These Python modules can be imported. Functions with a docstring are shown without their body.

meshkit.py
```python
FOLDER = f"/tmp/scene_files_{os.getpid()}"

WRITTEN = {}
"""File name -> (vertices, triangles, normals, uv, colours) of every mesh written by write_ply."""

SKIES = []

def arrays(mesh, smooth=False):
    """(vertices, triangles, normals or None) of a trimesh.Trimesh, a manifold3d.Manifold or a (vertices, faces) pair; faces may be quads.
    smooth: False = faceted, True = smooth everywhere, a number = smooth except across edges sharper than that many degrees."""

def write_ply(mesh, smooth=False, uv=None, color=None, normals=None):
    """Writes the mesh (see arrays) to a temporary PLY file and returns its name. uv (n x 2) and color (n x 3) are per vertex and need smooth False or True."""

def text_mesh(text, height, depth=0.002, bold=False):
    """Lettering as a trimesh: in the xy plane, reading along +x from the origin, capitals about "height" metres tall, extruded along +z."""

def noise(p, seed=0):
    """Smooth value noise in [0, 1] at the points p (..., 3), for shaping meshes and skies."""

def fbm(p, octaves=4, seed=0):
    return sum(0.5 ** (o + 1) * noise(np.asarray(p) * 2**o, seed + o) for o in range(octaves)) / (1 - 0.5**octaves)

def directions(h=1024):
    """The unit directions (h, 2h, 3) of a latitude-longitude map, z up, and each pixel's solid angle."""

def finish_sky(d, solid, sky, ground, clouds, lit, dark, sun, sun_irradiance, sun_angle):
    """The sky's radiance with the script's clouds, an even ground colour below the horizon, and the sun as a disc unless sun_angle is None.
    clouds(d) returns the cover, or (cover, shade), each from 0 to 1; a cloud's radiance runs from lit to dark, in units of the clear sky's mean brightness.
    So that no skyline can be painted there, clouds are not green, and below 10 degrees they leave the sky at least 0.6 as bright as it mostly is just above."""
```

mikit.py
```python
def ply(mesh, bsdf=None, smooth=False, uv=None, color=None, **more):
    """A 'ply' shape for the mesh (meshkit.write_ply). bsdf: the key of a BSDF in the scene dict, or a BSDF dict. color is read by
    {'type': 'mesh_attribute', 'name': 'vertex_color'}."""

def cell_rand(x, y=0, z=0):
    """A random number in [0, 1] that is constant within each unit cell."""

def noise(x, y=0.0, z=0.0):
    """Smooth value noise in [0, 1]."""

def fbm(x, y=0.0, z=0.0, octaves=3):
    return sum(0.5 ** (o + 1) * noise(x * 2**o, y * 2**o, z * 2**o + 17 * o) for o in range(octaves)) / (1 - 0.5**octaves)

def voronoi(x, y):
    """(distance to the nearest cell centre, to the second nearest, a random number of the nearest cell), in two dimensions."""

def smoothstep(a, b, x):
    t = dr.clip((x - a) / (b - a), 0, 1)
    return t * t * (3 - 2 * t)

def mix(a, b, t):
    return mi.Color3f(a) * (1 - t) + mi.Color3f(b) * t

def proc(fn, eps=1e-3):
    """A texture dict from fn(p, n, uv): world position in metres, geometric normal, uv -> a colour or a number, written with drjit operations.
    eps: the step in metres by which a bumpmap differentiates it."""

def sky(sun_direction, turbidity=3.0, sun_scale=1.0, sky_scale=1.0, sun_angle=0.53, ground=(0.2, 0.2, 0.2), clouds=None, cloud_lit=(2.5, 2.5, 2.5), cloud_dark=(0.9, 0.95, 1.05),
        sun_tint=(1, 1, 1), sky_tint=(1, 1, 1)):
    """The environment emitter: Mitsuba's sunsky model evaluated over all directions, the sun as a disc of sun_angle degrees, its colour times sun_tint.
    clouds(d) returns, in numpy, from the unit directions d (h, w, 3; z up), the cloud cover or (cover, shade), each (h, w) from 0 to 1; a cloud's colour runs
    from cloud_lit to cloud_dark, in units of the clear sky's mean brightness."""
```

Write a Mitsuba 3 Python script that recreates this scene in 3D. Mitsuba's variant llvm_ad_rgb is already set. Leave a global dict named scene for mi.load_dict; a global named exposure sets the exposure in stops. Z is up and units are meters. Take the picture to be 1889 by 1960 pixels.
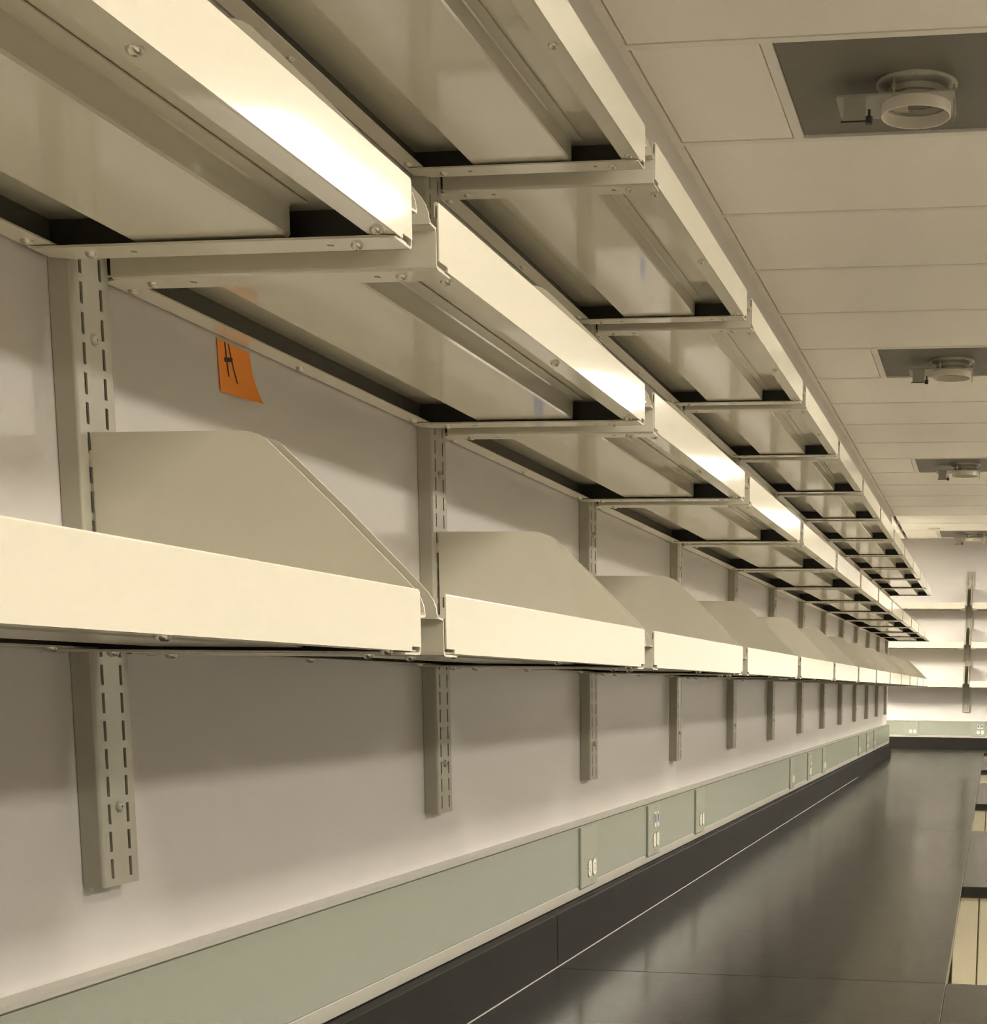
import math, numpy as np, trimesh, mitsuba as mi, mikit
import drjit as dr
from shapely.geometry import Polygon, Point, box as sbox
from mikit import noise, fbm, mix, smoothstep

T4 = mi.ScalarTransform4f
scene, labels = {}, {}

# ---------------------------------------------------------------- camera, light, exposure
W, H = 1889, 1960
FPX, CX, CY = 3074.16, 1415.39, 1841.73
EYE = np.array([0.82522, -1.39234, 1.43122])
FWD = np.array([-0.150529, 0.974165, -0.168354])
UP = np.array([-0.037076, 0.164612, 0.985661])
scene['camera'] = {'type': 'perspective', 'fov': math.degrees(2 * math.atan(W / 2 / FPX)), 'fov_axis': 'x',
                   'principal_point_offset_x': (W / 2 - CX) / W, 'principal_point_offset_y': (H / 2 - CY) / H,
                   'near_clip': 0.02, 'far_clip': 100.0,
                   'to_world': T4().look_at(origin=EYE.tolist(), target=(EYE + FWD).tolist(), up=UP.tolist())}
exposure = 0.0
LAMP = (55.0, 50.6, 42.8)                   # radiance of the recessed ceiling lights

# ---------------------------------------------------------------- measured layout (metres; x from the shelf wall, y along it, z up)
S = 0.9144                               # spacing of the wall standards
STD0 = 0.003                             # y of the first standard in view
LEVEL = (1.459, 1.792, 2.125)            # bottom of the shelf lips
CEIL = 2.7406
WALL_END, BACK = 11.35, 13.2
COUNTER, CDEPTH = 0.9144, 0.759
ROW0, ROW = 2.1395, 0.6096               # ceiling grid
RIGHT, FRONT, LEFT = 7.0, -4.6, -4.2
BENCH = ((-0.36, 1.457), (2.915, 4.668), (6.143, 7.872), (9.418, 11.2))   # the benches that join the wall counter
SEAMS = (-1.9, 1.457, 4.668, 7.872, BACK - 0.759)

# ---------------------------------------------------------------- materials
def rgb(*c):
    return {'type': 'rgb', 'value': list(c)}

def paint(c, rough, spec=0.5, **k):
    return {'type': 'twosided', 'bsdf': {'type': 'principled', 'base_color': c if isinstance(c, dict) else rgb(*c), 'roughness': rough, 'specular': spec, **k}}

def bumped(inner, fn, scale, eps=1e-3):
    return {'type': 'twosided', 'bsdf': {'type': 'bumpmap', 'arbitrary': mikit.proc(fn, eps), 'scale': scale, 'bsdf': inner['bsdf']}}

def peel(p, n, uv):
    return noise(p.x * 190, p.y * 190, p.z * 190) + 0.6 * noise(p.x * 420, p.y * 420, p.z * 420)

def tile_colour(p, n, uv):
    s = noise(p.x * 260, p.y * 260, p.z * 50)
    return mix((0.85, 0.82, 0.755), (0.88, 0.85, 0.785), s)

def counter_rough(p, n, uv):
    return 0.15 + 0.05 * fbm(p.x * 6, p.y * 2.2, 3.0)

def counter_colour(p, n, uv):
    return mix((0.009, 0.0086, 0.0074), (0.014, 0.0132, 0.0112), fbm(p.x * 60, p.y * 60, p.z * 60))

def sheet_colour(p, n, uv):
    return mix((0.135, 0.128, 0.106), (0.165, 0.156, 0.130), fbm(p.x * 9, p.y * 9, p.z * 3))

M = {
    'shelf_paint': paint((0.49, 0.465, 0.385), 0.08, 0.75),
    'standard_paint': paint((0.33, 0.315, 0.258), 0.30, 0.35),
    'wall_paint': bumped(paint((0.52, 0.50, 0.485), 0.30, 0.5), peel, 0.00012),
    'plain_wall': paint((0.42, 0.40, 0.37), 0.6),
    'ceiling_tile': paint(mikit.proc(tile_colour), 0.85, 0.2),
    'grid_white': paint((0.82, 0.79, 0.725), 0.5),
    'floor_vinyl': paint((0.36, 0.335, 0.29), 0.35),
    'raceway_trim': paint((0.285, 0.272, 0.238), 0.35),
    'raceway_cover': paint((0.185, 0.200, 0.160), 0.3),
    'plate_paint': paint((0.205, 0.215, 0.175), 0.3),
    'ivory_plastic': paint((0.50, 0.48, 0.41), 0.3),
    'black_plastic': paint((0.018, 0.017, 0.016), 0.4),
    'blue_plastic': paint((0.06, 0.09, 0.24), 0.35),
    'label_ink': paint((0.20, 0.20, 0.17), 0.6),
    'epoxy': paint(mikit.proc(counter_colour), mikit.proc(counter_rough), 0.4),
    'epoxy_board': paint((0.010, 0.0097, 0.0085), 0.5, 0.06),
    'end_strip_dark': paint((0.030, 0.029, 0.026), 0.4, 0.3),  # near-black tone of the plates added at the tray ends
    'back_strip_dark': paint((0.085, 0.082, 0.068), 0.45, 0.3),  # dark tone of the strip added along the inner back edge
    'caulk': paint((0.22, 0.21, 0.19), 0.5),
    'cabinet_paint': paint((0.50, 0.465, 0.36), 0.4),
    'sheet_metal': paint(mikit.proc(sheet_colour), 0.45, 0.5),
    'galvanised': paint((0.55, 0.52, 0.46), 0.34, 0.5, metallic=0.75),
    'damper_metal': paint((0.36, 0.345, 0.30), 0.38, 0.5, metallic=0.35),
    'collar_metal': paint((0.78, 0.74, 0.66), 0.3, 0.5, metallic=0.25),
    'white_metal': paint((0.72, 0.68, 0.58), 0.4),
    'zinc': paint((0.62, 0.58, 0.50), 0.25, 0.5, metallic=0.9),
    'note_orange': paint((0.82, 0.28, 0.05), 0.7, 0.2),
    'note_ink': paint((0.02, 0.012, 0.01), 0.6),
    'tape_blue': paint((0.10, 0.17, 0.46), 0.7, 0.2),
    'lamp_frame': paint((0.7, 0.68, 0.62), 0.5),
}
scene.update(M)

# ---------------------------------------------------------------- helpers
def bx(x0, x1, y0, y1, z0, z1):
    return trimesh.creation.box(bounds=[[x0, y0, z0], [x1, y1, z1]])

def cham(x0, x1, y0, y1, z0, z1, c):
    """A box with chamfered edges (hull of three shrunk boxes)."""
    P = []
    for a, b, d in ((0, c, c), (c, 0, c), (c, c, 0)):
        for x in (x0 + a, x1 - a):
            for y in (y0 + b, y1 - b):
                for z in (z0 + d, z1 - d):
                    P.append((x, y, z))
    return trimesh.convex.convex_hull(np.array(P))

def cat(*m):
    return trimesh.util.concatenate([x for x in m])

def extr(poly, h, frame=None):
    m = trimesh.creation.extrude_polygon(poly, h, engine='earcut')
    if frame is not None:
        m.apply_transform(frame)
    return m

def frame(ex, ey, ez, o=(0, 0, 0)):
    F = np.eye(4)
    F[:3, 0], F[:3, 1], F[:3, 2], F[:3, 3] = ex, ey, ez, o
    return F

def cyl(p, q, r, n=16):
    return trimesh.creation.cylinder(radius=r, segment=[p, q], sections=n)

def lathe(profile, n=16):
    return trimesh.creation.revolve(np.array(profile, float), sections=n)

def numbered(key):
    if key not in scene and key not in labels and not any(k.startswith(key + '__') for k in used_heads.get(key, ())):
        return key
    k = 1
    while f'{key}_{k:03d}' in scene or f'{key}_{k:03d}' in labels:
        k += 1
    return f'{key}_{k:03d}'
used_heads = {}

def thing(name, label, category, group=None):
    key = numbered(name)
    labels[key] = {'label': label, 'category': category}
    if group:
        labels[key]['group'] = group
    return key

_count = {}
def put(parent, name, shape, to_world=None, label=None, kind=None):
    """One part: an entry of its own below its parent."""
    base = parent + '__' + name
    n = _count.get(base, 0)
    _count[base] = n + 1
    key = base if n == 0 else f'{base}_{n:03d}'
    scene[key] = dict(shape) if to_world is None else {**shape, 'to_world': to_world}
    if label or kind:
        labels[key] = {}
        if label: labels[key]['label'] = label
        if kind: labels[key]['kind'] = kind
    return key

def structure(name, mesh, mat, label):
    scene[name] = mikit.ply(mesh, mat)
    labels[name] = {'label': label, 'kind': 'structure'}
    return name

ORD = ['first', 'second', 'third', 'fourth', 'fifth', 'sixth', 'seventh', 'eighth', 'ninth', 'tenth', 'eleventh', 'twelfth', 'thirteenth', 'fourteenth', 'fifteenth', 'sixteenth', 'seventeenth', 'eighteenth', 'nineteenth', 'twentieth']

# ---------------------------------------------------------------- the room
structure('floor', bx(LEFT - .2, RIGHT + .2, FRONT - .2, BACK + .2, -0.1, 0), 'floor_vinyl', 'laboratory floor below the benches')
structure('wall_left', bx(-0.16, 0, FRONT, WALL_END, 0, CEIL + 0.12), 'wall_paint', 'off-white painted wall that carries the long shelves')
structure('wall_back', bx(LEFT - .2, RIGHT + .2, BACK, BACK + 0.15, 0, CEIL + 0.12), 'wall_paint', 'off-white wall at the far end of the room')
structure('wall_right', bx(RIGHT, RIGHT + 0.15, FRONT, BACK, 0, CEIL + 0.12), 'plain_wall', 'wall opposite the shelves, outside the picture')
structure('wall_front', bx(LEFT - .2, RIGHT + .2, FRONT - 0.15, FRONT, 0, CEIL + 0.12), 'plain_wall', 'wall behind the camera')
structure('wall_alcove', bx(LEFT - 0.15, LEFT, FRONT, BACK, 0, CEIL + 0.12), 'plain_wall', 'side wall of the recess past the end of the shelf wall')

# ceiling: slab, flush grid, tiles; some bays of the grid hold lamps or sheet-metal panels
structure('ceiling', bx(LEFT - .2, RIGHT + .2, FRONT - .2, BACK + .2, CEIL + 0.10, CEIL + 0.22), 'grid_white', 'suspended ceiling of pale tiles in a flush metal grid')
LAMP_COLS = ((1.5302, 2.1398), (3.359, 3.9686))
LAMP_Y = ((-3.35, -2.50), (-0.55, 0.30), (2.42, 3.25), (5.62, 6.42), (8.20, 9.00), (11.05, 12.05))
k0, k1 = -11, 18
rows_y = [ROW0 + k * ROW for k in range(k0, k1 + 1)]
DUCT_ROWS = (0, 5, 10, 17)
DUCT = (0.3102, 0.9198)
gw = 0.012
for k in range(k0, k1 + 1):
    y = ROW0 + k * ROW
    put('ceiling', 'grid_bar', mikit.ply(bx(0.0, RIGHT, y - gw, y + gw, CEIL, CEIL + 0.02), 'grid_white'))
cols = [(0.0128, 1.5302), (2.1398, 3.359), (3.9686, 5.188), (5.797, RIGHT)]
xs_bars = [1.5302, 2.1398, 3.359, 3.9686, 5.188, 5.797]
put('ceiling', 'wall_angle', mikit.ply(cat(bx(0.0, 0.020, FRONT, WALL_END, CEIL - 0.001, CEIL + 0.012)), 'grid_white'))
tile_cache = {}
def tile(x0, x1, y0, y1):
    w, d = round(x1 - x0, 4), round(y1 - y0, 4)
    if (w, d) not in tile_cache:
        g = 0.0035
        tile_cache[w, d] = mikit.ply(cham(g, w - g, g, d - g, 0, 0.018, 0.0015), 'ceiling_tile')
    put('ceiling', 'tile', tile_cache[w, d], T4().translate([x0, y0, CEIL + 0.0015]))
for k in range(k0, k1 + 1):
    y0 = ROW0 + k * ROW + gw
    y1 = min(ROW0 + (k + 1) * ROW - gw, BACK)
    for c, (x0, x1) in enumerate(cols):
        if c == 0 and k in DUCT_ROWS:
            tile(0.020, DUCT[0] - gw, y0, y1)
            tile(DUCT[1] + gw, x1 - gw, y0, y1)
            for x in DUCT:
                put('ceiling', 'grid_bar', mikit.ply(bx(x - gw, x + gw, y0, y1, CEIL, CEIL + 0.02), 'grid_white'))
        else:
            tile(0.020 if c == 0 else x0 + gw, x1 - gw if c < 3 else x1, y0, y1)
for (x0, x1) in LAMP_COLS:
    ends = [FRONT] + [v for a in LAMP_Y for v in a] + [BACK]
    for a, b in zip(ends[::2], ends[1::2]):
        n = max(1, round((b - a) / ROW))
        for q in range(n):
            tile(x0 + gw, x1 - gw, a + (b - a) * q / n, a + (b - a) * (q + 1) / n)
for x in xs_bars:
    put('ceiling', 'grid_bar', mikit.ply(bx(x - gw, x + gw, FRONT, BACK, CEIL, CEIL + 0.02), 'grid_white'))
# ceiling beyond the end of the shelf wall, over the recess
ALCOVE_LAMP = (-2.60, -0.90, 9.70, 10.92)
put('ceiling', 'tile', mikit.ply(bx(LEFT, -0.165, FRONT, 9.0, CEIL + 0.0015, CEIL + 0.02), 'ceiling_tile'))
for q in (bx(LEFT, ALCOVE_LAMP[0], 9.0, BACK, CEIL + 0.0015, CEIL + 0.02), bx(ALCOVE_LAMP[1], -0.165, 9.0, WALL_END, CEIL + 0.0015, CEIL + 0.02), bx(ALCOVE_LAMP[1], -0.002, WALL_END, BACK, CEIL + 0.0015, CEIL + 0.02),
          bx(ALCOVE_LAMP[0], ALCOVE_LAMP[1], 9.0, ALCOVE_LAMP[2], CEIL + 0.0015, CEIL + 0.02), bx(ALCOVE_LAMP[0], ALCOVE_LAMP[1], ALCOVE_LAMP[3], BACK, CEIL + 0.0015, CEIL + 0.02)):
    put('ceiling', 'tile', mikit.ply(q, 'ceiling_tile'))

# recessed lamps in two columns of the grid, one more in the recess past the shelf wall
def lamp(x0, x1, y0, y1, label, group=None, power=1.0):
    t = thing('ceiling_light', label, 'ceiling light', group)
    f, z0, z1 = .022, CEIL + .001, CEIL + .06
    put(t, 'frame', mikit.ply(cat(bx(x0, x1, y0, y0 + f, z0, z1), bx(x0, x1, y1 - f, y1, z0, z1), bx(x0, x0 + f, y0 + f, y1 - f, z0, z1), bx(x1 - f, x1, y0 + f, y1 - f, z0, z1)), 'lamp_frame'))
    v = np.array([[x0 + f, y0 + f, 0], [x1 - f, y0 + f, 0], [x1 - f, y1 - f, 0], [x0 + f, y1 - f, 0]]) + [0, 0, CEIL + .008]
    put(t, 'diffuser', mikit.ply(trimesh.Trimesh(v, [[0, 2, 1], [0, 3, 2]], process=False), 'lamp_frame', emitter={'type': 'area', 'radiance': rgb(*[power * v for v in LAMP])}))
for c, (x0, x1) in enumerate(LAMP_COLS):
    for q, (y0, y1) in enumerate(LAMP_Y):
        if c == 0 and q >= 2:
            w = f'recessed ceiling light mirrored as glare in the {ORD[q - 2]} glaring lip of the middle shelves'
            lamp(x0 + gw, x1 - gw, y0, y1, w)
        else:
            lamp(x0 + gw, x1 - gw, y0, y1, 'flat recessed ceiling light outside the picture, over the benches', 'recessed lights outside the picture')
lamp(*ALCOVE_LAMP, 'flat recessed ceiling light in the hidden recess past the shelf wall, lighting the end wall', power=2.4)

# sheet-metal ceiling panels with duct collars
def duct(k, which, detail=True):
    y0, y1 = ROW0 + k * ROW + gw, ROW0 + (k + 1) * ROW - gw
    t = thing('duct_collar', f'round metal duct collar with slide damper on a dark ceiling panel, {which} of four', 'duct collar', None)
    put(t, 'sheet_panel', mikit.ply(bx(DUCT[0] + gw + .0015, DUCT[1] - gw - .0015, y0 + .0015, y1 - .010, CEIL + 0.005, CEIL + 0.009), 'sheet_metal'), label='dark grey square sheet')
    cx, cy = 0.607, ROW0 + k * ROW + 0.292
    n = 48
    put(t, 'flange', mikit.ply(lathe([(0.060, 0), (0.090, 0), (0.090, .0035), (0.084, .011), (0.066, .015), (0.064, .033), (0.060, .033), (0.060, 0)], n).apply_transform(frame((1, 0, 0), (0, -1, 0), (0, 0, -1), (cx, cy, CEIL + .005))), 'damper_metal', smooth=40))
    z = CEIL - 0.0385
    body = extr(Polygon([(-.172, -.062), (-.168, -.070), (.078, -.082), (.086, -.076), (.086, .076), (.078, .082), (-.168, .070), (-.172, .062)]).difference(Point(0, 0).buffer(.070)), .004)
    put(t, 'damper_plate', mikit.ply(body.apply_translation((cx, cy, z)), 'damper_metal'))
    put(t, 'slide_blade', mikit.ply(bx(cx - .152, cx - .02, cy - .055, cy + .055, z + .0045, z + .006), 'galvanised'))
    put(t, 'collar', mikit.ply(lathe([(.0745, 0), (.0760, 0), (.0765, .003), (.0765, .0235), (.0755, .0245), (.0740, .0235), (.0735, .0), (.0745, 0)], n).apply_transform(frame((1, 0, 0), (0, -1, 0), (0, 0, -1), (cx, cy, z))), 'collar_metal', smooth=40))
    put(t, 'damper_disc', mikit.ply(lathe([(0, 0), (.071, 0), (.071, .002), (0, .002)], 32).apply_transform(frame((1, 0, 0), (0, 1, 0), (0, 0, 1), (cx, cy, z + .012))), 'sheet_metal'))
    tab = cham(cx - .155, cx - .107, cy - .062, cy - .058, z - .048, z - .004, .0012)
    put(t, 'handle_tab', mikit.ply(cat(tab, bx(cx - .155, cx - .107, cy - .062, cy - .050, z - .006, z)), 'damper_metal'))
    h = put(t, 'clamp_rod', mikit.ply(cyl((cx - .160, cy - .066, z - .049), (cx - .100, cy - .066, z - .049), .0017, 8), 'black_plastic'))
    put(t, 'clamp_knob', mikit.ply(cat(cyl((cx - .098, cy - .066, z - .055), (cx - .098, cy - .066, z - .040), .0075, 14), cyl((cx - .098, cy - .066, z - .040), (cx - .098, cy - .066, z - .026), .003, 8)), 'black_plastic', smooth=40))
    put(t, 'bolt', mikit.ply(cat(cyl((cx + .083, cy - .030, z - .045), (cx + .083, cy - .030, z + .030), .0022, 8), cyl((cx + .083, cy - .030, z + .012), (cx + .083, cy - .030, z + .022), .006, 6)), 'zinc', smooth=40))
    put(t, 'bolt', mikit.ply(cat(cyl((cx - .045, cy - .079, z - .006), (cx - .045, cy - .079, z + .030), .0025, 8), cyl((cx - .045, cy - .079, z + .010), (cx - .045, cy - .079, z + .020), .006, 6)), 'zinc', smooth=40))
    put(t, 'screw', mikit.ply(lathe([(0, .003), (.003, .002), (.004, 0)], 10).apply_transform(frame((1, 0, 0), (0, -1, 0), (0, 0, -1), (cx - .005, cy - .084, CEIL - .001))), 'zinc'))
for k, w in zip(DUCT_ROWS, ('nearest', 'second', 'third', 'farthest')):
    duct(k, w)
# small round detector on the far tiles
t = thing('ceiling_disc', 'small pale round disc on the ceiling near the far end', 'ceiling disc')
put(t, 'cover', mikit.ply(lathe([(0, .014), (.022, .013), (.045, .008), (.052, .003), (.052, 0)], 28).apply_transform(frame((1, 0, 0), (0, -1, 0), (0, 0, -1), (0.284, 12.31, CEIL + .0015))), 'white_metal', smooth=40))

# ---------------------------------------------------------------- countertops, backsplash, benches
EDGE = 0.026
for i in range(4):
    y0, y1 = SEAMS[i], SEAMS[i + 1]
    w = ('foreground section', 'second section from the camera', 'third section from the camera', 'farthest section, ending at the end counter')[i]
    t = thing('countertop', f'black epoxy worktop along the shelf wall, {w}', 'countertop')
    put(t, 'slab', mikit.ply(cham(0.001, CDEPTH, y0 + .0006, y1 - .0006, COUNTER - EDGE, COUNTER, .0012), 'epoxy'))
b_seams = (-1.9, 1.47, 4.70, 7.92, 11.33)
for i in range(4):
    y0, y1 = b_seams[i], b_seams[i + 1]
    w = ('nearest', 'second', 'third', 'farthest')[i]
    t = thing('backsplash', f'low black epoxy backsplash on the wall counter, {w} length from the camera', 'backsplash')
    put(t, 'board', mikit.ply(cham(0.001, 0.0404, y0 + .0006, y1 - .0006, COUNTER, 1.0145, .0018), 'epoxy_board'))
    put(t, 'caulk_line', mikit.ply(extr(Polygon([(0.0402, 0), (0.0420, 0), (0.0402, .0014)]), min(y1, 8.0) - y0 if y0 < 8 and i < 3 else .3, frame((1, 0, 0), (0, 0, 1), (0, -1, 0), (0, min(y1, 8.0) if i < 3 else y0 + .3, COUNTER))), 'caulk'), label='thin pale line of sealant')
XB = 3.3
for j, (y0, y1) in enumerate(BENCH):
    w = ('nearest, bottom right', 'second from the camera', 'third from the camera', 'farthest')[j]
    t = thing('bench_top', f'black epoxy bench top joining the wall counter, {w}', 'countertop')
    put(t, 'slab', mikit.ply(cham(CDEPTH + .0008, XB, y0, y1, COUNTER - EDGE, COUNTER, .0012), 'epoxy'))
    # base units with their fronts towards the camera
    x = CDEPTH - 0.02
    widths = (0.92, 0.92, 0.60)
    for q, wd in enumerate(widths):
        c = thing('base_cabinet', f'cream base cabinet under the {("nearest", "second", "third", "farthest")[j]} joining bench, {("beside the wall counter", "in the middle", "at the open end")[q]}', 'cabinet')
        yf = y0 + 0.028
        put(c, 'body', mikit.ply(cat(bx(x, x + wd - .002, yf + .02, y1 - .03, .10, COUNTER - EDGE - .001), bx(x, x + wd - .002, yf + .08, y1 - .08, 0, .10)), 'cabinet_paint'))
        xs = [x + .067, x + .067 + (wd - .069) / 2, x + wd - .002] if q == 0 else [x, x + wd / 2 - .001, x + wd - .002]
        if q == 0:
            put(c, 'filler_panel', mikit.ply(cham(x, x + .0645, yf, yf + .02, .11, COUNTER - EDGE - .006, .002), 'cabinet_paint'))
        for a in (0, 1):
            d = put(c, 'door', mikit.ply(cham(xs[a] + .0012, xs[a + 1] - .0012, yf, yf + .02, .11, COUNTER - EDGE - .006, .002), 'cabinet_paint'))
            hx = xs[a + 1] - .05 if a == 0 else xs[a] + .05
            put(d, 'handle', mikit.ply(cat(cyl((hx, yf - .028, .66), (hx, yf - .028, .78), .004, 10), cyl((hx, yf - .028, .67), (hx, yf, .67), .004, 8), cyl((hx, yf - .028, .77), (hx, yf, .77), .004, 8)), 'zinc'))
        x += wd
# base units below the wall counter (hidden by it)
for i in range(4):
    y0, y1 = SEAMS[i], SEAMS[i + 1]
    t = thing('under_counter_cabinet', f'cream base cabinet run under the wall counter, {("nearest", "second", "third", "farthest")[i]} section', 'cabinet')
    put(t, 'body', mikit.ply(cat(bx(.02, .66, y0 + .004, y1 - .004, .10, COUNTER - EDGE - .001), bx(.02, .60, y0 + .004, y1 - .004, 0, .10)), 'cabinet_paint'))

# back counter
t = thing('back_countertop', 'black epoxy worktop along the far end wall', 'countertop')
put(t, 'slab', mikit.ply(cham(LEFT + .001, 4.2, BACK - .7586, BACK - .001, COUNTER - EDGE, COUNTER, .0012), 'epoxy'))
t = thing('back_backsplash', 'low black epoxy backsplash on the far end wall', 'backsplash')
put(t, 'board', mikit.ply(cham(LEFT + .001, 4.2, BACK - .0404, BACK - .001, COUNTER, 1.0145, .0018), 'epoxy_board'))
t = thing('back_base_cabinet', 'cream base cabinet under the far end counter', 'cabinet')
put(t, 'body', mikit.ply(cat(bx(LEFT + .01, 4.19, BACK - .72, BACK - .02, .1, COUNTER - EDGE - .001), bx(LEFT + .01, 4.19, BACK - .66, BACK - .02, 0, .1)), 'cabinet_paint'))

# ---------------------------------------------------------------- raceways and outlet plates.  local frame: u along, v out of the wall, w up
def wall_frame(kind):
    if kind == 'left':                   # u = +y, v = +x
        return frame((0, 1, 0), (1, 0, 0), (0, 0, 1))
    return frame((1, 0, 0), (0, -1, 0), (0, 0, 1), (0, BACK, 0))

def local(m, kind):
    F = wall_frame(kind)
    m = m.copy()
    m.apply_transform(F)
    if np.linalg.det(F[:3, :3]) < 0 and not m.is_watertight:
        m.invert()
    return m

def raceway(kind, u0, u1, label):
    t = thing('raceway', label, 'raceway')
    z0, z1, d = 1.0155, 1.1640, 0.0200
    base = cat(bx(u0, u1, .0005, d - .004, z0, z1), cham(u0, u1, .0005, d, z0, 1.0360, .0012), cham(u0, u1, .0005, d, 1.1560, z1, .0012))
    put(t, 'base', mikit.ply(local(base, kind), 'raceway_trim'))
    put(t, 'cover', mikit.ply(local(cham(u0, u1 - .002, d - .004, d + .0006, 1.0368, 1.1550, .0008), kind), 'raceway_cover'), label='grey-green cover')
raceway('left', -1.9, 11.41, 'long grey-green two-channel power raceway above the wall counter')
raceway('back', LEFT + .002, 4.2, 'grey-green power raceway along the far end wall')

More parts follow.
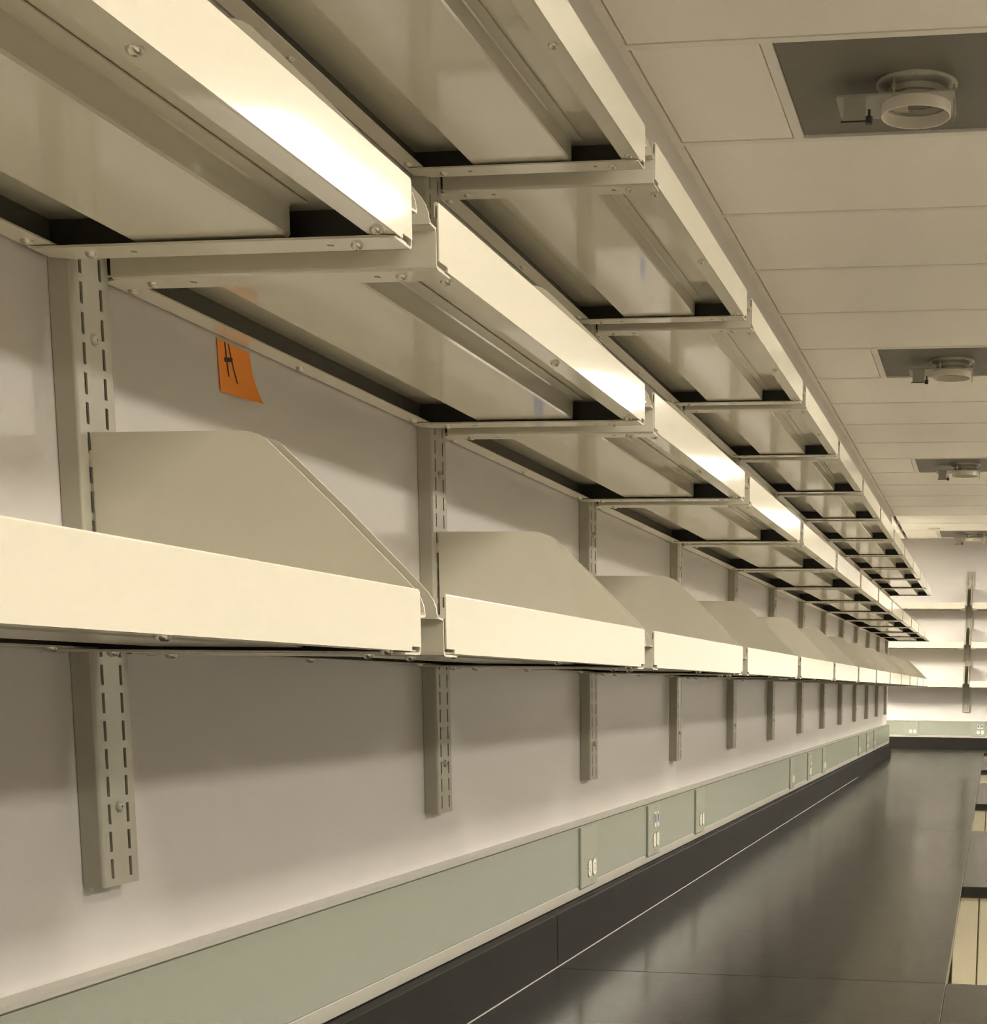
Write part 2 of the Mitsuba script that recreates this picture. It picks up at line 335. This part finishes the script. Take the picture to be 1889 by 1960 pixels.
def outlet(kind, u, label, jacks=False, detail=True):
    """A cover plate with a horizontal duplex receptacle, with data jacks above it on some."""
    t = thing('outlet_plate', label, 'outlet')
    w, zb, zt, v0 = 0.132, 1.0310, 1.1530, 0.0203
    put(t, 'plate', mikit.ply(local(cham(u, u + w, v0, v0 + .0052, zb, zt, .0014), kind), 'plate_paint'))
    f = v0 + .0052
    zr = 1.066
    for uc in (u + .067, u + .105):
        poly = Point(uc, zr).buffer(.0172, 20).intersection(sbox(uc - .0142, zr - .02, uc + .0142, zr + .02))
        slots = [sbox(uc - .0022 + a, zr + s * .0065 - .0012, uc + .0052 + a, zr + s * .0065 + .0012) for s in (-1, 1) for a in (0,)]
        face = poly
        for s_ in slots: face = face.difference(s_)
        face = face.difference(Point(uc - .0075, zr).buffer(.0024, 8))
        F = frame((1, 0, 0), (0, 0, 1), (0, 1, 0), (0, f - .001, 0))
        r = put(t, 'receptacle', mikit.ply(local(extr(face, .0026, F), kind), 'ivory_plastic'), label='ivory socket face')
        put(r, 'slots_and_shadow', mikit.ply(local(extr(poly.buffer(.0011), .0009, frame((1, 0, 0), (0, 0, 1), (0, 1, 0), (0, f - .0003, 0))), kind), 'black_plastic'), label='dark slots and painted shadow outline')  # dark behind the slots; the rim past the face paints a shadow outline
    if jacks:
        for uc in (u + .070, u + .100):
            j = put(t, 'data_jack', mikit.ply(local(cat(bx(uc - .0095, uc - .0075, f - .001, f + .003, 1.098, 1.132), bx(uc + .0075, uc + .0095, f - .001, f + .003, 1.098, 1.132), bx(uc - .0075, uc + .0075, f - .001, f + .003, 1.128, 1.132), bx(uc - .0075, uc + .0075, f - .001, f + .003, 1.098, 1.108)), kind), 'ivory_plastic'))
            put(j, 'insert', mikit.ply(local(bx(uc - .0075, uc + .0075, f - .001, f + .0024, 1.108, 1.128), kind), 'blue_plastic'), label='blue jack insert')
        put(t, 'marking', mikit.ply(local(cat(*[bx(u + .074 + a, u + .077 + a, f - .0002, f + .0002, 1.139, 1.1445) for a in (0, .005, .010, .0165)]), kind), 'label_ink'), label='tiny grey print')
    put(t, 'marking', mikit.ply(local(cat(*[bx(u + .074 + a, u + .077 + a, f - .0002, f + .0002, 1.0365, 1.042) for a in (0, .005, .0105, .016, .021)]), kind), 'label_ink'), label='tiny grey print')
    if detail:
        for uc in (u + .026, u + .122):
            s_ = lathe([(0, .0012), (.0024, .0010), (.0034, 0)], 10).apply_transform(frame((1, 0, 0), (0, 0, 1), (0, 1, 0), (uc, f, 1.0915)))
            put(t, 'screw', mikit.ply(local(s_, kind), 'label_ink'))
OUT = [(1.706, False), (2.343, True), (2.972, False), (5.075, False), (5.705, True), (6.33, False), (8.43, False), (9.06, True), (9.69, False)]
wh = ['nearest of the first three on the wall raceway', 'second on the wall raceway, with two blue data jacks', 'third on the wall raceway from the camera',
      'fourth on the wall raceway from the camera', 'fifth on the wall raceway, with data jacks', 'sixth on the wall raceway from the camera',
      'seventh on the wall raceway from the camera', 'eighth on the wall raceway, with data jacks', 'ninth and farthest on the wall raceway']
for (u, j), s_ in zip(OUT, wh):
    outlet('left', u, f'grey-green outlet plate, {s_}', j)
outlet('back', 0.030, 'grey-green outlet plate on the end wall raceway, near the corner with the shelf wall', False, False)
outlet('back', 0.628, 'grey-green outlet plate with data jacks on the end wall raceway, below the far standard', True, False)

# ---------------------------------------------------------------- slotted wall standards
def standard_meshes(z0, z1):
    hw, d, t = 0.032, 0.0212, 0.0018
    holes = []
    z = 1.2585
    while z < z1 - .012:
        if z > z0 + .008:
            for u in (-.0160, .0160):
                holes.append(sbox(u - .0024, z - .0092, u + .0024, z + .0092))
        z += 0.0254
    face = sbox(-hw + .003, z0, hw - .003, z1)
    for h in holes:
        face = face.difference(h)
    front = extr(face, t, frame((1, 0, 0), (0, 0, 1), (0, 1, 0), (0, d - t, 0)))
    side = []
    for s in (-1, 1):                    # side walls with a rounded bend to the face
        a = [(s * (hw - .003 + .003 * math.sin(q)), d - .003 + .003 * math.cos(q)) for q in np.linspace(0, math.pi / 2, 5)]
        b = [(s * (hw - .003 + (.003 - t) * math.sin(q)), d - .003 + (.003 - t) * math.cos(q)) for q in np.linspace(math.pi / 2, 0, 5)]
        side.append(extr(Polygon(a + [(s * hw, .0006), (s * (hw - t), .0006)] + b).buffer(0), z1 - z0, frame((1, 0, 0), (0, 1, 0), (0, 0, 1), (0, 0, z0))))
    ch = cat(front, *side)
    dark = bx(-hw + t + .0004, hw - t - .0004, .0006, .0026, z0 + .002, z1 - .002)
    return ch, dark
screw_head = lathe([(0, .0022), (.0012, .0022), (.0014, .0040), (.0028, .0038), (.0046, .0026), (.0054, .0008), (.0054, 0)], 14)
drive = lathe([(0, .00005), (.0013, 0)], 8)
def shape_for(m, kind, mat, **k):
    return mikit.ply(local(m, kind), mat, **k)
ZS0, ZS1 = 1.2425, 2.456
ch, dark = standard_meshes(ZS0, ZS1)
SHAPES = {}
for kind in ('left', 'back'):
    sc = screw_head.copy().apply_transform(frame((1, 0, 0), (0, 0, 1), (0, 1, 0), (0, .0212, 0)))
    SHAPES[kind] = (shape_for(ch, kind, 'standard_paint', smooth=35), shape_for(dark, kind, 'standard_paint'), shape_for(sc, kind, 'standard_paint', smooth=40))
def standard(kind, u, label):
    t = thing('wall_standard', label, 'shelf standard')
    tr = T4().translate([0, u, 0] if kind == 'left' else [u, 0, 0])
    a, b, c = SHAPES[kind]
    put(t, 'channel', a, tr)
    put(t, 'back_strip', b, tr)
    for z in (1.3155, 1.73, 2.06, 2.40):
        put(t, 'screw', c, tr @ T4().translate([0, 0, z]))
for i in range(-1, 13):
    where = 'left of the picture, before the first one in view' if i < 0 else f'{ORD[i]} from the camera on the shelf wall' if i < 12 else 'farthest on the shelf wall'
    standard('left', STD0 + i * S, f'beige slotted steel standard, {where}')
standard('back', 0.579, 'beige slotted steel standard in view on the far end wall')
standard('back', 0.579 + S, 'beige slotted steel standard on the far end wall, right of the one in view')
standard('back', 0.579 - S, 'beige slotted steel standard on the far end wall, hidden past the shelf wall')

# ---------------------------------------------------------------- shelves.  local: u along the bay (0..S between standard centres), v out of the wall, w up from the lip bottom
t_ = 0.0015
DECK = 0.0315
def lip_mesh():
    u0, u1, v1 = 0.0334, S - 0.0334, 0.3317
    c = 0.022
    face = Polygon([(u0, .0040), (u0 + c, .0040), (u0 + c, 0), (u1 - c, 0), (u1 - c, .0040), (u1, .0040), (u1, .0505), (u1 - .0015, .052), (u0 + .0015, .052), (u0, .0505)])
    m = [extr(face, t_, frame((1, 0, 0), (0, 0, 1), (0, 1, 0), (0, v1 - t_, 0)))]
    # rolled hem along the top, folded edge along the bottom
    hem = Polygon([(v1 - .0002, .0520), (v1 - .0012, .0532), (v1 - .0034, .0532), (v1 - .0046, .0520), (v1 - .0046, .0410), (v1 - .0034, .0410), (v1 - .0030, .0500), (v1 - .0002, .0500)])
    m.append(extr(hem, u1 - u0 - .002, frame((0, 1, 0), (0, 0, 1), (1, 0, 0), (u0 + .001, 0, 0))))
    bend = [(v1 - .003 + .003 * math.cos(q), .003 - .003 * math.sin(q)) for q in np.linspace(0, math.pi / 2, 6)]
    fl = Polygon(bend + [(.3076, 0), (.3076, t_), (v1 - t_, t_), (v1 - t_, .003)])
    m.append(extr(fl, u1 - u0 - 2 * c, frame((0, 1, 0), (0, 0, 1), (1, 0, 0), (u0 + c, 0, 0))))
    m.append(bx(u0 + .003, u1 - .003, .3076, v1 - .004, .0001, t_))
    return cat(*m)

def tray_mesh():
    u0, u1 = 0.0300, S - 0.0300
    e0, e1 = 0.0335, S - 0.0335
    return cat(bx(u0, u1, .0235, .3295, DECK - t_, DECK), bx(e0, e1, .004, .0235, DECK - t_, DECK),
               bx(e0, e1, .004, .0055, 0, DECK), bx(e0, e1, .004, .030, 0, t_))

def end_strip_mesh(a):  # thin plate added so the tray end reads nearly black
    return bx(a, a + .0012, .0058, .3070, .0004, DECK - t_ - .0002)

def back_strip_mesh():  # thin strip added to darken the inside of the back edge
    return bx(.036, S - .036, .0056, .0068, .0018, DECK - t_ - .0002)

def stiffener_mesh():
    u0, u1 = 0.060, S - 0.060
    b0, b1, zb = .098, .236, .0022
    g = .0022                            # the welded flanges stand a little off the deck
    top = DECK - t_ - g
    pts = [(b0 - .016, top), (b0 - .0015, top), (b0, top - .0015), (b0, zb + .002), (b0 + .002, zb), (b1 - .002, zb), (b1, zb + .002), (b1, top - .0015), (b1 + .0015, top), (b1 + .016, top)]
    inner = [(v + (0.0013 if v < (b0 + b1) / 2 else -0.0013) if zb < w_ < top else v, w_ + .0013) for v, w_ in pts]
    ring = Polygon(pts + inner[::-1]).buffer(0)
    m = extr(ring, u1 - u0, frame((0, 1, 0), (0, 0, 1), (1, 0, 0), (u0, 0, 0)))
    welds = [bx(u, u + .02, v, v + .01, top, DECK - t_) for u in np.linspace(u0 + .03, u1 - .05, 5) for v in (b0 - .013, b1 + .003)]
    return cat(m, *welds)

def bracket_mesh(side):
    """side -1: at the near end (u = 0), +1: at the far end (u = S). The panel hooks into one slot column, steps outwards at deck height and turns under the shelf."""
    lo, up, th = 0.0310, 0.0160, 0.0020
    prof = [(.0240, .030), (.0240, .1895), (.1650, .1895), (.1735, .1885), (.1810, .1862), (.1884, .1820), (.2490, .1255), (.3060, .0695), (.3150, .0605), (.3218, .0530), (.3262, .0465), (.3288, .0395), (.3297, .030)]
    panel = extr(Polygon(prof), th, frame((0, 1, 0), (0, 0, 1), (1, 0, 0), (up - th / 2, 0, 0)))
    # bent section (joggle, web, turn under) swept from back to front
    mid = [(up, .034), (up + .0008, .0322), (up + .0025, .0308), (lo - .0030, .0302), (lo - .0008, .0288), (lo, .0265), (lo, .0015), (lo + .0008, -.0008), (lo + .0028, -.0018), (lo + .0050, -.0019)]
    line = np.array(mid)
    tang = np.gradient(line, axis=0)
    nrm = np.stack([-tang[:, 1], tang[:, 0]], 1) / np.linalg.norm(tang, axis=1, keepdims=True)
    web = Polygon(np.vstack([line + nrm * th / 2, (line - nrm * th / 2)[::-1]])).buffer(0)
    wm = extr(web, .3300 - .0240, frame((1, 0, 0), (0, 0, 1), (0, -1, 0), (0, .3300, 0)))
    fl = Polygon([(lo + .0045, .030), (lo + .012, .010), (lo + .040, .010), (lo + .040, .318), (lo + .0365, .3297), (lo + .0045, .3297)])
    for v in (.0923, .2675):
        fl = fl.difference(Point(lo + .021, v).buffer(.0032, 6))
    fm = extr(fl, th, frame((1, 0, 0), (0, 1, 0), (0, 0, 1), (0, 0, -.0029)))
    hooks = [bx(up - th / 2, up + th / 2, .0185, .0250, w0, w0 + .014) for w0 in (.160, .058)]
    m = cat(panel, wm, fm, *hooks)
    if side > 0:
        m.apply_transform(np.diag([-1, 1, 1, 1.0]))
        m.apply_translation((S, 0, 0))
        if m.volume < 0: m.invert()
    return m

under = screw_head.copy().apply_transform(frame((1, 0, 0), (0, -1, 0), (0, 0, -1)))
SCREWS = [(u, v, -.0029) for u in (.0515, S - .0515) for v in (.0536, .2905)] + [(u, v, 0.0) for u in (.0845, S - .0845) for v in (.0150, .3200)] + [(S / 2, .0150, 0.0), (S / 2, .3200, 0.0)]
SH = {}
for kind in ('left', 'back'):
    SH[kind] = dict(tray=shape_for(tray_mesh(), kind, 'shelf_paint'), front_lip=shape_for(lip_mesh(), kind, 'shelf_paint', smooth=40), stiffener=shape_for(stiffener_mesh(), kind, 'shelf_paint'),
                    b0=shape_for(bracket_mesh(-1), kind, 'shelf_paint', smooth=30), b1=shape_for(bracket_mesh(1), kind, 'shelf_paint', smooth=30),
                    screw=shape_for(under, kind, 'zinc', smooth=40), c0=shape_for(end_strip_mesh(.0335), kind, 'end_strip_dark'), c2=shape_for(back_strip_mesh(), kind, 'back_strip_dark'), c1=shape_for(end_strip_mesh(S - .0347), kind, 'end_strip_dark'))
def shelf(kind, u, z, label, group, screws=True):
    t = thing('steel_shelf', label, 'shelf', group)
    off = (lambda a, v, w_: [v, u + a, z + w_]) if kind == 'left' else (lambda a, v, w_: [u + a, -v, z + w_])
    tr = T4().translate(off(0, 0, 0))
    d = SH[kind]
    put(t, 'tray', d['tray'], tr)
    put(t, 'front_lip', d['front_lip'], tr)
    put(t, 'stiffener', d['stiffener'], tr)
    put(t, 'end_bracket', d['b0'], tr)
    put(t, 'end_bracket', d['b1'], tr)
    put(t, 'added_end_strip', d['c0'], tr, label='dark strip added at the tray end')
    put(t, 'added_end_strip', d['c1'], tr, label='dark strip added at the tray end')
    put(t, 'added_back_strip', d['c2'], tr, label='dark strip added inside the back edge')
    if screws:
        for a, v, w_ in SCREWS:
            put(t, 'screw', d['screw'], T4().translate(off(a, v, w_)))
rown = ('lowest', 'middle', 'top')
for lv, z in enumerate(LEVEL):
    for i in range(-1, 12):
        where = ('left of the first standard' if lv < 2 else 'outside the picture') if i < 0 else f'between the {ORD[i]} and {ORD[i + 1]} standards from the camera'
        if i == 11: where = 'last bay at the far end'
        shelf('left', STD0 + i * S, z, f'cream steel shelf of the {rown[lv]} row, {where}', f'shelves of the {rown[lv]} row', i < 4)
    shelf('back', 0.579 - S, z, f'cream steel shelf on the far end wall, {rown[lv]} one left of its standard', 'shelves on the far end wall', False)
    shelf('back', 0.579, z, f'cream steel shelf on the far end wall, {rown[lv]} one right of its standard', 'shelves on the far end wall', False)

# ---------------------------------------------------------------- small things on the wall
def note_surface(s, q, lift=0.0):
    """s across (0 near, 1 far), q down (0 top, 1 bottom): an adhesive note whose lower edge curls away from the wall."""
    x = 0.0015 + q ** 2 * (0.0005 + 0.012 * s ** 1.3) + lift
    y = 0.281 + 0.076 * s + 0.0035 * q
    return np.stack([x, y, 1.789 - 0.053 * q - .001 * s], -1)
def ribbon(fn_s, fn_q, n, wid, lift):
    pass
s_, q_ = np.meshgrid(np.linspace(0, 1, 17), np.linspace(0, 1, 17), indexing='ij')
def sheet(s_, q_, lift, th):
    a = note_surface(s_, q_, lift); b = note_surface(s_, q_, lift - th)
    n0, n1 = s_.shape
    V = np.vstack([a.reshape(-1, 3), b.reshape(-1, 3)])
    F = []
    N = n0 * n1
    idx = lambda i, j: i * n1 + j
    for i in range(n0 - 1):
        for j in range(n1 - 1):
            p, q, r, w_ = idx(i, j), idx(i + 1, j), idx(i + 1, j + 1), idx(i, j + 1)
            F += [(p, w_, r), (p, r, q), (p + N, r + N, w_ + N), (p + N, q + N, r + N)]
    rim = [idx(i, 0) for i in range(n0)] + [idx(n0 - 1, j) for j in range(1, n1)] + [idx(i, n1 - 1) for i in range(n0 - 2, -1, -1)] + [idx(0, j) for j in range(n1 - 2, 0, -1)]
    for a_, b_ in zip(rim, rim[1:] + rim[:1]):
        F += [(a_, b_, b_ + N), (a_, b_ + N, a_ + N)]
    return trimesh.Trimesh(V, F, process=False)
t = thing('sticky_note', 'orange sticky note with a handwritten H on the wall below the middle shelf', 'sticky note')
p = put(t, 'paper', mikit.ply(sheet(s_, q_, 0, .0006), 'note_orange'))
def stroke(p0, p1, wd):
    (s0, q0), (s1, q1) = p0, p1
    L = np.linspace(0, 1, 9)
    horizontal = abs(s1 - s0) > abs(q1 - q0)
    a, b = np.meshgrid(L, [-.5, .5], indexing='ij')
    if horizontal:
        ss, qq = s0 + (s1 - s0) * a, q0 + (q1 - q0) * a + b * wd * 1.4
    else:
        ss, qq = s0 + (s1 - s0) * a + b * wd, q0 + (q1 - q0) * a
    return sheet(ss, qq, .0004, .0005)
put(t, 'handwriting', mikit.ply(cat(stroke((.22, .02), (.25, .66), .035), stroke((.33, .02), (.46, .74), .03), stroke((.17, .36), (.41, .30), .06)), 'note_ink'), label='black pen letter H')

rng = np.random.default_rng(5)
def tape(y0, y1, z0, z1, label):
    t = thing('tape_strip', label, 'tape')
    top = [(y, z1 + rng.uniform(-.002, .003)) for y in np.linspace(y1, y0, 7)]
    bot = [(y, z0 + rng.uniform(-.002, .002)) for y in np.linspace(y0, y1, 7)]
    put(t, 'strip', mikit.ply(local(extr(Polygon(top + bot), .0004, frame((1, 0, 0), (0, 0, 1), (0, 1, 0), (0, .0004, 0))), 'left'), 'tape_blue'))
tape(1.487, 1.545, 1.632, 1.690, 'small piece of blue masking tape, mirrored under the middle shelf by the second standard')
tape(2.366, 2.404, 1.856, 1.905, 'small piece of blue masking tape, mirrored under the top shelf by the third standard')
